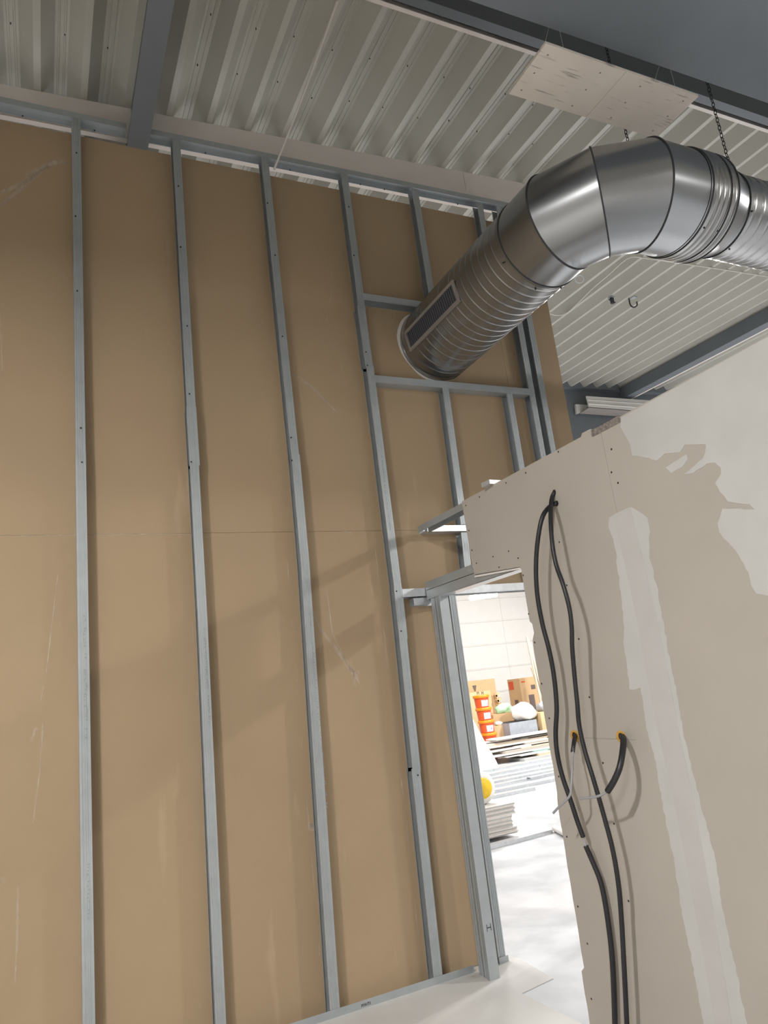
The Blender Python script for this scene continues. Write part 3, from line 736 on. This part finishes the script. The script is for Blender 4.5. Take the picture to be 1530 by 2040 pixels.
# chains carrying the duct
def chain(name, x, y, z0, z1, lab, blob=False):
    t_ = empty(name, (x, y, z0), lab, 'chain', group=None)
    n = int((z1 - z0) / 0.026); q = MB()
    for k in range(n):
        zc = z0 + 0.013 + k * 0.026
        P = []
        for j in range(13):
            a = 2 * PI * j / 12; u = 0.008 * math.cos(a); v = 0.016 * math.sin(a)
            P.append((x + (u if k % 2 else 0), y + (0 if k % 2 else u), zc + v))
        q.tube(P, 0.0022, 5, False)
    tag(q.build('chain_links', M_dark, t_), kind='stuff')
    if blob:
        q = MB(); P = []
        for j in range(60):
            a = j * 0.9; P.append((x + 0.022 * math.cos(a) + random.uniform(-.006, .006), y + 0.016 * math.sin(a * 1.3), z0 + 0.006 + 0.012 * math.sin(a * 0.37)))
        q.tube(P, 0.003, 5); q.build('wire_knot', M_galv, t_)
    return t_
chain('hanging_chain', 3.435, 2.157, 4.17, 5.60, 'steel chain at far right, ending in a wire knot on the duct', True)
chain('hanging_chain.001', 3.07, 2.47, 4.262, roofz(3.07, 2.47), 'thin chain dropping behind the white panel to the bend of the duct')

# ------------------------------------------------------------------ hanging white panel (two boards side by side)
t = empty('ceiling_panel', (3.1, 2.58, 4.95), 'off white streaked double panel hanging flat below the purlin', 'panel')
for a, b in ((2.170, 2.677), (2.679, 3.190)):
    q = MB(); q.box((a, 2.070, 4.50), (b, 2.382, 4.515)); q.build('board_half', M_board, t)
q = MB()
for x in (2.3, 3.05):
    q.tube([(x, 2.09, 4.515), (x, 2.09, 4.66)], 0.0015, 5); q.tube([(x, 2.35, 4.515), (x, 2.09, 4.80)], 0.0015, 5)
q.build('hanger_wires', M_galv, t)
q = MB()
for x in (2.22, 2.55, 2.82, 3.13):
    for y in (2.12, 2.23, 2.34): q.tube([(x, y, 4.4990), (x, y, 4.501)], 0.005, 8)
tag(q.build('screw_heads', mat('rust_screw', (0.25, 0.2, 0.16), 0.6), t), kind='stuff')

# ------------------------------------------------------------------ small things under the roof
P = [atY(673, 0, 3.2) + Vector((0, 0, 0.0))]
a = atY(672, 2, 3.06); b = atY(546, 338, 4.018)
d = (a - b).normalized()
q = MB(); q.tube(catmull([b, b + (a - b) * 0.5 + Vector((0.004, 0, -0.008)), a], 0.05), 0.0075, 8)
tag(q.build('white_cable', mat('white_cable', (0.62, 0.58, 0.54), 0.5)), 'thin off white cable running from the roof down to the third stud', 'cable')
def roofpt(px, py, dz=0.0):
    r = ray(px, py); n = Vector((-0.05, -0.03, 1.0)); p0 = Vector((1.604, 4.3, 5.736 + dz))
    return EYE + r * ((p0 - EYE).dot(n) / r.dot(n))
q = MB(); q.tube(catmull([roofpt(*p, -0.008) for p in ((1092, 624), (1110, 628), (1128, 624), (1150, 605), (1180, 575), (1215, 545), (1240, 522), (1258, 512), (1290, 515), (1400, 531), (1530, 551), (1640, 570))], 0.05), 0.007, 8)
tag(q.build('white_cable.001', mat('cream_cable', (0.66, 0.64, 0.57), 0.5)), 'cream cable clipped along the bright roof sheets behind the duct', 'cable')
def clip(name, px, py, lab, hook):
    p = roofpt(px, py); t_ = empty(name, p, lab, 'bracket')
    q = MB(); q.box((p.x - 0.03, p.y - 0.03, p.z - 0.012), (p.x + 0.03, p.y + 0.03, p.z + 0.0)); q.build('plate', M_galv, t_)
    q = MB()
    if hook: q.tube(catmull([p + Vector((-0.05, 0.03, -0.005)), p + Vector((-0.05, 0.03, -0.10)), p + Vector((-0.02, 0.01, -0.14)), p + Vector((0.03, 0.0, -0.11)), p + Vector((0.04, 0, -0.06))], 0.01), 0.009, 8)
    else: q.box((p.x - 0.02, p.y - 0.015, p.z - 0.09), (p.x + 0.02, p.y + 0.015, p.z - 0.012)); q.tube([p + Vector((-0.05, 0, -0.04)), p + Vector((0.05, 0, -0.07))], 0.008, 6)
    q.build('arm', M_louv, t_)
clip('roof_bracket', 1218, 592, 'small grey clamp on the bright roof sheets, left of the hook', False)
clip('roof_bracket.001', 1262, 592, 'small bent hook on the bright roof sheets, right of the clamp', True)
clip('roof_bracket.002', 1514, 644, 'small grey clamp below the far rafter, at the right edge', False)
# coil of thin pale wire stuck under the duct
q = MB(); P = []
for k in range(40):
    a = k * 0.55; P.append(atY(1154 + 9 * math.cos(a), 556 + 8 * math.sin(a), 2.62 + 0.002 * k))
q.tube(P, 0.0022, 5); tag(q.build('wire_coil', mat('pale_wire', (0.6, 0.65, 0.7), 0.4)), 'small coil of pale wire tucked under the duct bend', 'wire')
# white ventilation casing on the far girder
t = empty('vent_casing', (9, 8.5, 5.8), 'white ribbed sheet casing against the far girder', 'casing')
A_, B_, C_, D_ = atY(1168, 789, 8.55), atY(1300, 798, 8.55), atY(1300, 822, 8.55), atY(1174, 812, 8.55)
q = MB(); q.hexa([D_, C_, C_ + Vector((0, 0.02, 0)), D_ + Vector((0, 0.02, 0)), A_, B_, B_ + Vector((0, 0.02, 0)), A_ + Vector((0, 0.02, 0))]); q.build('front_sheet', M_white, t)
for k in (0.33, 0.66):
    q = MB(); q.tube([A_.lerp(D_, k) + Vector((0, -0.004, 0)), B_.lerp(C_, k) + Vector((0, -0.004, 0))], 0.012, 6); q.build('sheet_rib', M_white, t)
E_, F_ = atY(1155, 824, 8.75), atY(1240, 830, 8.75)
q = MB(); q.hexa([E_, F_, C_, D_, E_ + Vector((0, 0, 0.01)), F_ + Vector((0, 0, 0.01)), C_ + Vector((0, 0, 0.01)), D_ + Vector((0, 0, 0.01))]); q.build('shaded_underside', mat('underside_shade_brown_grey', (0.30, 0.27, 0.25), 0.5), t)  # casing underside, its shade painted in as brown grey
A_, B_, C_, D_ = atY(1147, 805, 8.74), atY(1173, 807, 8.74), atY(1165, 818, 8.74), atY(1149, 825, 8.74)
q = MB(); q.hexa([D_, C_, C_ + Vector((0, 0.04, 0)), D_ + Vector((0, 0.04, 0)), A_, B_, B_ + Vector((0, 0.04, 0)), A_ + Vector((0, 0.04, 0))]); q.build('side_sheet', M_white, t)

# ------------------------------------------------------------------ far hall seen through the door opening
# hanging tube lamp
a, b = atY(938, 1192, 12.6), atY(988, 1184, 12.9)
t = empty('tube_lamp', a, 'glowing tube lamp seen at the top of the door opening', 'lamp')
q = MB(); q.tube([a, b], 0.05, 12); q.build('glowing_tube', emis('tube_glow', (1, 0.98, 0.95), 14), t)
q = MB(); u = Vector((0, 0, 0.075)); q.obox((a + b) / 2 + u, (b - a) / 2, (0, 0.05, 0), (0, 0, 0.02)); q.build('housing', M_white, t)
cr = lambda x: X0 + PITCH * round((x - X0) / PITCH)
q = MB()
for e_ in (a, b): q.tube([e_ + u, Vector((cr(e_.x), e_.y, roofz(cr(e_.x), e_.y) + 0.012))], 0.004, 5)
q.build('suspension', M_galv, t)

def carton(name, px0, px1, ptop, Y, depth, zt, m, lab, extra=None, skew=0.0, gap=0.0):
    x0 = atY(px0, ptop, Y).x; x1 = atY(px1, ptop, Y).x
    t = empty(name, ((x0 + x1) / 2, Y, 0), lab, 'cardboard box')
    q = MB(); q.box((x0, Y, 0.001), (x1, Y + depth, zt)); bd = q.build('carton_body', m, t)
    q = MB(); q.box(((x0 + x1) / 2 - 0.002, Y - 0.001, zt), ((x0 + x1) / 2 + 0.03, Y + depth, zt + 0.002)); q.build('tape', M_card2, t)
    return t, x0, x1
t, x0, x1 = carton('cardboard_box', 915, 985, 1352, 14.4, 0.5, atY(980, 1352, 14.4).z, M_card, 'tall plain cardboard box behind the orange buckets')
def prt(t, x0, x1, z0, z1, Y, m=M_print, nm='print'):
    q = MB(); q.box((x0, Y - 0.004, z0), (x1, Y - 0.001, z1)); q.build(nm, m, t)
q = MB(); p = atY(945, 1370, 14.4); q.poly([(p.x - 0.05, 14.395, p.z + 0.05), (p.x + 0.06, 14.395, p.z + 0.05), (p.x + 0.02, 14.395, p.z - 0.08), (p.x - 0.01, 14.395, p.z - 0.08)], (0, 1, 0), 0.003); q.build('print', M_print, t)
prt(t, x1 - 0.28, x1 - 0.16, 0.95, 1.02, 14.4)
t, x0, x1 = carton('cardboard_box.001', 925, 976, 1376, 13.95, 0.3, atY(970, 1376, 13.95).z, M_card2, 'pale cardboard box with small dark marks, in front of the taller box')
for a in (952, 961):
    p = atY(a, 1379, 13.95); prt(t, p.x - 0.03, p.x - 0.018, p.z - 0.05, p.z + 0.02, 13.95); prt(t, p.x + 0.012, p.x + 0.024, p.z - 0.05, p.z + 0.02, 13.95); prt(t, p.x - 0.018, p.x + 0.012, p.z - 0.015, p.z - 0.003, 13.95)
# corner protectors / ribbed card inserts
t = empty('card_packaging', atZ(1003, 1500, 0.0), 'ribbed cardboard packaging propped right of the pale box', 'packaging')
t.location = (9.0, 13.9, 0)
p0 = atY(990, 1384, 13.9); p1 = atY(1004, 1424, 13.9)
q = MB(); q.hexa([(p0.x - 0.10, 13.95, 0.001), (p1.x - 0.02, 13.95, 0.001), (p1.x - 0.02, 13.97, 0.001), (p0.x - 0.10, 13.97, 0.001), (p0.x - 0.10, 13.95, p0.z), (p0.x - 0.02, 13.95, p0.z), (p0.x - 0.02, 13.97, p0.z), (p0.x - 0.10, 13.97, p0.z)]); q.build('backing_sheet', M_card, t)
for k in range(5):
    p = p0.lerp(p1, k / 4.0)
    q = MB(); q.obox(p, (0.055, 0, 0.03), (0, 0.04, 0), (-0.012, 0, 0.02)); q.obox(p + Vector((-0.04, 0, -0.02)), (0.012, 0, 0.02), (0, 0.04, 0), (-0.02, 0, 0.04))
    q.build('card_insert', M_card2, t)
x0, x1 = atY(1017, 1352, 14.6).x, atY(1066, 1350, 14.6).x
xm = atY(1034, 1352, 14.4).x; zt = atY(1040, 1351, 14.4).z
t = empty('cardboard_box.002', (xm, 14.4, 0), 'tall cardboard box with dark printed rectangles and red corner, at right', 'cardboard box')
q = MB(); q.hexa([(x0 + 0.0, 14.75, 0.001), (xm, 14.4, 0.001), (x1 + 0.05, 14.5, 0.001), (x1 - 0.2, 14.95, 0.001), (x0, 14.75, zt), (xm, 14.4, zt), (x1 + 0.05, 14.5, zt), (x1 - 0.2, 14.95, zt)]); q.build('carton_body', M_card, t)
ux = Vector((x1 + 0.05 - xm, 0.1, 0)); Lx = ux.length; ux.normalize(); ul = Vector((x0 - xm, 0.35, 0)); Ll = ul.length; ul.normalize()
def face(o, u, a0, a1, b0, b1, m, nm='print'):
    nrm = u.cross(Vector((0, 0, 1))); 
    if nrm.y > 0: nrm = -nrm
    q = MB(); q.poly([o + u * a0 + Vector((0, 0, b0)), o + u * a1 + Vector((0, 0, b0)), o + u * a1 + Vector((0, 0, b1)), o + u * a0 + Vector((0, 0, b1))], nrm, 0.004); q.build(nm, m, t)
O = Vector((xm, 14.4, 0))
face(O, ux, 0.22, 0.40, zt - 0.86, zt - 0.40, M_print); face(O, ux, 0.34, 0.48, zt - 0.28, zt - 0.18, M_print); face(O, ux, 0.05, 0.17, zt - 0.10, zt - 0.07, M_red)
face(O, ul, 0.12, Ll - 0.14, zt - 0.62, zt - 0.48, M_print); face(O, ul, Ll - 0.17, Ll - 0.03, zt - 0.24, zt - 0.05, M_red)
# leaning timber strips
for k, (pa, pb) in enumerate((((1049, 1268), (1082, 1418)), ((1053, 1275), (1090, 1420)), ((1056, 1300), (1094, 1430)), ((1059, 1330), (1097, 1440)))):
    a = atY(*pa, 13.9 + 0.07 * k); b = atY(*pb, 13.5 + 0.07 * k); d_ = (b - a) / (b.z - a.z); b = a + d_ * (0.02 - a.z)
    q = MB(); ax = (b - a) / 2; q.obox((a + b) / 2, ax, (0.022, 0, 0), (0, 0.012, 0)); o = q.build('timber_strip', M_wood)
    tag(o, ('longest pale timber strip leaning by the right cardboard box', 'second longest timber strip leaning by the right cardboard box', 'third longest timber strip leaning by the right cardboard box', 'shortest timber strip leaning by the right cardboard box')[k], 'timber strip', 'timber strips leaning by the box')
# bucket stack
bx = None
zs = [atY(960, y, 13.0).z for y in (1386, 1409, 1433, 1458)]
labs = ['topmost orange red bucket of the stack, with a wide printed label', 'second bucket from the top of the orange red stack', 'third bucket from the top of the orange red stack', 'fourth bucket from the top of the stack, half behind the white sack', 'bottom bucket of the orange red stack on the floor']
st = zs[0] / 5.0
for k in range(5):
    ztop = zs[0] + 0.02 - k * st; zb = ztop - st + 0.002
    xc = atY(959 + 5 * min(k, 3) * 1.0, 1395 + 24 * min(k, 3), 13.0).x
    t = empty('bucket' if k == 0 else 'bucket.%03d' % k, (xc, 13.0, zb), labs[k], 'bucket', 'stacked orange red buckets')
    ring = lambda r, z: [(xc + r * math.cos(2 * PI * j / 28), 13.0 + r * math.sin(2 * PI * j / 28), z) for j in range(28)]
    q = MB(); q.rings([ring(0.135, zb), ring(0.152, ztop - 0.05)], True, True); q.build('bucket_body', M_bucket, t)
    q = MB(); q.rings([ring(0.165, ztop - 0.06), ring(0.170, ztop - 0.055), ring(0.170, ztop - 0.012), ring(0.158, ztop - 0.003), ring(0.12, ztop - 0.006)], True, True); q.build('bucket_lid', M_lid, t)
    q = MB(); rr = [[(xc + (0.1375 + 0.0135 * h / 0.14) * 1.012 * math.cos(a), 13.0 + (0.1375 + 0.0135 * h / 0.14) * 1.012 * math.sin(a), zb + 0.02 + h * 0.95) for a in [math.radians(d_) for d_ in range(235, 300, 8)]] for h in (0, 0.13)]
    q.rings(rr, True, closed=False); q.build('printed_label', M_lab, t)
# lumpy things
def blob(name, c, rx, ry, rz, m, lab, cat, seed, par=None, amp=0.22):
    rnd = random.Random(seed); ph = [rnd.uniform(0, 6.28) for _ in range(9)]
    q = MB(); rows = []; nu, nv = 16, 28
    for i in range(nu + 1):
        th = PI * i / nu; row = []
        for j in range(nv):
            a = 2 * PI * j / nv
            s = 1 + amp * (0.5 * math.sin(2 * a + ph[0]) * math.sin(th + ph[1]) + 0.35 * math.sin(3 * a + 4 * th + ph[2]) + 0.25 * math.sin(5 * a - 3 * th + ph[3]) + 0.15 * math.sin(9 * a + 5 * th + ph[4]))
            zz = math.cos(th) * s; zz = max(zz, -0.72)
            row.append((c[0] + rx * math.sin(th) * math.cos(a) * s, c[1] + ry * math.sin(th) * math.sin(a) * s, c[2] + rz * zz))
        rows.append(row)
    q.rings(rows, True, True)
    return tag(q.build(name, m), lab, cat)
# low cardboard and a dark crate that carry the bags
def bxat(name, pa, pb, Y, dp, z0, m, lab, cat, lidm=None):
    a = atY(*pa, Y); b = atY(*pb, Y); q = MB(); q.box((a.x, Y, z0), (b.x, Y + dp, a.z)); t = empty(name, (a.x, Y, z0), lab, cat); q.build('carton_body', m, t)
    q = MB(); q.box((a.x + 0.01, Y + 0.004, a.z), ((a.x + b.x) / 2 - 0.004, Y + dp - 0.01, a.z + 0.006)); q.build('flap', lidm or m, t)
    q = MB(); q.box(((a.x + b.x) / 2 + 0.004, Y + 0.004, a.z), (b.x - 0.01, Y + dp - 0.01, a.z + 0.006)); q.build('flap', lidm or m, t); return t, a, b
t1, a1, b1 = bxat('low_carton', (984, 1448), (1004, 1460), 13.2, 0.28, 0.001, M_card2, 'low open carton just right of the bucket stack', 'cardboard box')
t2, a2, b2 = bxat('dark_crate', (1014, 1441), (1072, 1455), 12.95, 0.5, 0.001, M_greyb, 'dark grey crate under the white bag', 'crate', M_dark)
t3, a3, b3 = bxat('low_carton.001', (1076, 1420), (1100, 1445), 12.95, 0.4, 0.001, M_card2, 'carton right of the dark crate at the drywall edge', 'cardboard box')
t4, a4, b4 = bxat('flat_carton', (982, 1425), (1040, 1440), 13.52, 0.3, 0.001, M_card, 'wide brown carton behind the green bag', 'cardboard box')
c = atY(1046, 1424, 13.1); blob('plastic_bag', (c.x, 13.15, a2.z + 0.155), 0.30, 0.2, 0.205, M_bag, 'bulging white plastic bag on the dark crate', 'bag', 3, amp=0.16)
c = atY(1010, 1426, 13.55); blob('plastic_bag.001', (c.x, 13.62, a4.z + 0.09), 0.2, 0.09, 0.115, M_green, 'pale green crumpled bag beside the white bag', 'bag', 8)
c = atY(1081, 1416, 13.2); blob('plastic_bag.002', (c.x + 0.02, 13.2, a3.z + 0.085), 0.13, 0.16, 0.11, M_greyb, 'small grey bag on the carton at the drywall edge', 'bag', 5)
c = atY(995, 1443, 13.3); blob('crumpled_paper', (c.x, 13.33, a1.z + 0.038), 0.085, 0.1, 0.045, M_bag, 'crumpled white paper on the low open carton', 'paper', 6)
# white sack leaning at left
a = atY(930, 1400, 11.9); b = atY(978, 1500, 11.9)
q = MB(); rows = []
x0 = atY(925, 1480, 12.0).x; xr = atY(984, 1497, 12.0).x; zt = atY(938, 1410, 12.0).z
for i in range(9):
    f_ = i / 8.0; z_ = 0.001 + zt * f_
    hw_ = (xr - x0) / 2 * (1 - 0.86 * f_ ** 1.1) + 0.02; xc = x0 + (xr - x0) / 2 * (1 - 0.75 * f_)
    rows.append([(xc + hw_ * math.cos(2 * PI * j / 20) * (1 + 0.04 * math.sin(5 * j + i)), 12.0 + (0.22 - 0.15 * f_) * math.sin(2 * PI * j / 20), z_) for j in range(20)])
q.rings(rows, True, True); o = q.build('white_sack', M_bag); tag(o, 'tall white sack slumped in front of the bucket stack', 'sack')
# pile of board offcuts and timber
rnd = random.Random(11)
z_ = 0.001
ms = [M_putty, M_wood, M_gyps, M_putty, mat('green_board', (0.25, 0.42, 0.36), 0.8), M_gyps, M_dry, M_wood, M_gyps, M_putty, M_dry, M_gyps]
for k in range(16):
    th = rnd.choice((0.02, 0.0125, 0.03, 0.045)); yb = 11.85 + 0.04 * k; L = rnd.uniform(0.8, 2.6); xc = 9.0 + rnd.uniform(-1.2, 0.6) + 0.0
    wdt = 0.50 - 0.005 * k
    q = MB(); q.box((xc - L / 2, yb, z_), (xc + L / 2, yb + wdt, z_ + th)); o = q.build('board_offcut', ms[k % len(ms)])
    tag(o, 'pale board offcut in the far untidy pile, layer %d counted from the floor' % (k + 1), 'board', 'board offcuts in the far pile')
    z_ += th + 0.0005
# carry the long top sheets
for k, (xa, xb, m_) in enumerate(((7.7, 11.5, M_gyps), (8.6, 12.0, M_putty), (7.9, 10.8, M_gyps))):
    q = MB(); q.box((xa, 12.45 - 0.12 * k + 0.1, z_), (xb, 12.72 - 0.02 * k, z_ + 0.018)); o = q.build('board_offcut', m_); tag(o, 'long pale board on top of the far pile, layer %s' % ('lowest', 'middle', 'topmost')[k], 'board', 'board offcuts in the far pile'); z_ += 0.0185
# galvanised profiles lying on the floor
def prof(name, xa, ya, xb, yb, z0, lab, wd=0.05, h=0.04, m=M_galvb, nobj=None):
    a = Vector((xa, ya, z0)); b = Vector((xb, yb, z0)); d_ = (b - a).normalized(); s_ = Vector((-d_.y, d_.x, 0))
    q = MB(); q.sweep(thick([(-wd, 0), (-wd, h), (wd, h), (wd, 0)], 0.0015), (0, 0, 0), s_, (0, 0, 1), [a, b]); o = q.build(name, m)
    return tag(o, lab, 'metal profile', 'galvanised profiles on the far floor')
k = 0
for (ya, yb) in ((9.35, 9.30), (9.75, 9.95), (10.15, 10.10), (10.5, 10.52), (10.75, 10.78), (11.0, 11.02), (11.25, 11.28), (11.5, 11.5)):
    wd = 0.05 if k < 2 else 0.09
    prof('metal_profile', 5.2 + 0.12 * k, ya, 11.0, yb, 0.001, 'galvanised profile lying flat on the far floor, %s one from the front' % ('first', 'second', 'third', 'fourth', 'fifth', 'sixth', 'seventh', 'eighth')[k], wd); k += 1
prof('metal_profile', 6.6, 9.55, 11.0, 9.85, 0.042, 'galvanised profile lying askew on top of the front ones', 0.04)
prof('metal_profile', 6.4, 10.62, 11, 10.7, 0.042, 'upper galvanised profile on the middle of the floor bundle', 0.05)
prof('metal_profile', 6.6, 11.12, 11, 11.14, 0.042, 'upper galvanised profile at the back of the floor bundle', 0.05)
prof('metal_profile', 4.9, 8.98, 6.25, 8.98, 0.001, 'short galvanised profile in front of the long ones', 0.06)
# nearer floor track, tube and stack of plasterboard
prof('metal_profile', 3.9, 6.50, 4.69, 6.555, 0.001, 'flat profile on the floor in front of the plasterboard stack', 0.045, 0.035)
a = Vector((4.76, 6.56, 0.031)); b = Vector((4.64, 6.20, 0.031))
t = empty('white_tube', a, 'short white cardboard tube lying on the floor', 'tube')
q = MB(); q.tube([a, b], 0.03, 16, False); q.build('tube_wall', M_white, t)
d_ = (b - a).normalized(); q = MB(); q.tube([b - d_ * 0.004, b - d_ * 0.002], 0.028, 16); q.build('dark_core', M_dark, t)
z_ = 0.04
for y_, w_ in ((6.78, 'front'), (7.7, 'rear')):
    q = MB(); q.box((3.0, y_, 0.0), (4.1, y_ + 0.08, 0.0385)); tag(q.build('timber_bearer', M_wood), '%s timber bearer under the plasterboard stack' % w_, 'timber')
for k in range(22):
    off = 0.0 if k < 5 else (-0.045 if k < 14 else 0.0); off += rnd.uniform(-0.008, 0.008)
    q = MB(); q.box((2.9, 6.70 + rnd.uniform(-0.006, 0.006), z_), (4.40 + off, 7.9, z_ + 0.0122)); o = q.build('plasterboard_sheet', M_gyps if k % 3 else M_putty)
    tag(o, 'plasterboard sheet in the flat stack beyond the door opening', 'plasterboard sheet', 'plasterboard sheets in the stack')
    z_ += 0.0132
# roll of foil bag with yellow print, on the stack
c = Vector((4.16, 7.0, z_ + 0.165)); n = 28
t = empty('foam_roll', (c.x, c.y, z_), 'white wrapped roll with yellow end on the plasterboard stack', 'roll')
rg = lambda r, y: [(c.x + r * math.cos(2 * PI * j / n), y, c.z + r * math.sin(2 * PI * j / n)) for j in range(n)]
q = MB(); q.rings([rg(0.10, 6.86), rg(0.15, 6.87), rg(0.165, 6.90), rg(0.165, 7.5), rg(0.14, 7.53)], True, True); q.build('wrapping', M_bag, t)
q = MB(); q.rings([rg(0.105, 6.858), rg(0.10, 6.850), rg(0.002, 6.848)], True, True); q.build('yellow_end', M_yel, t)
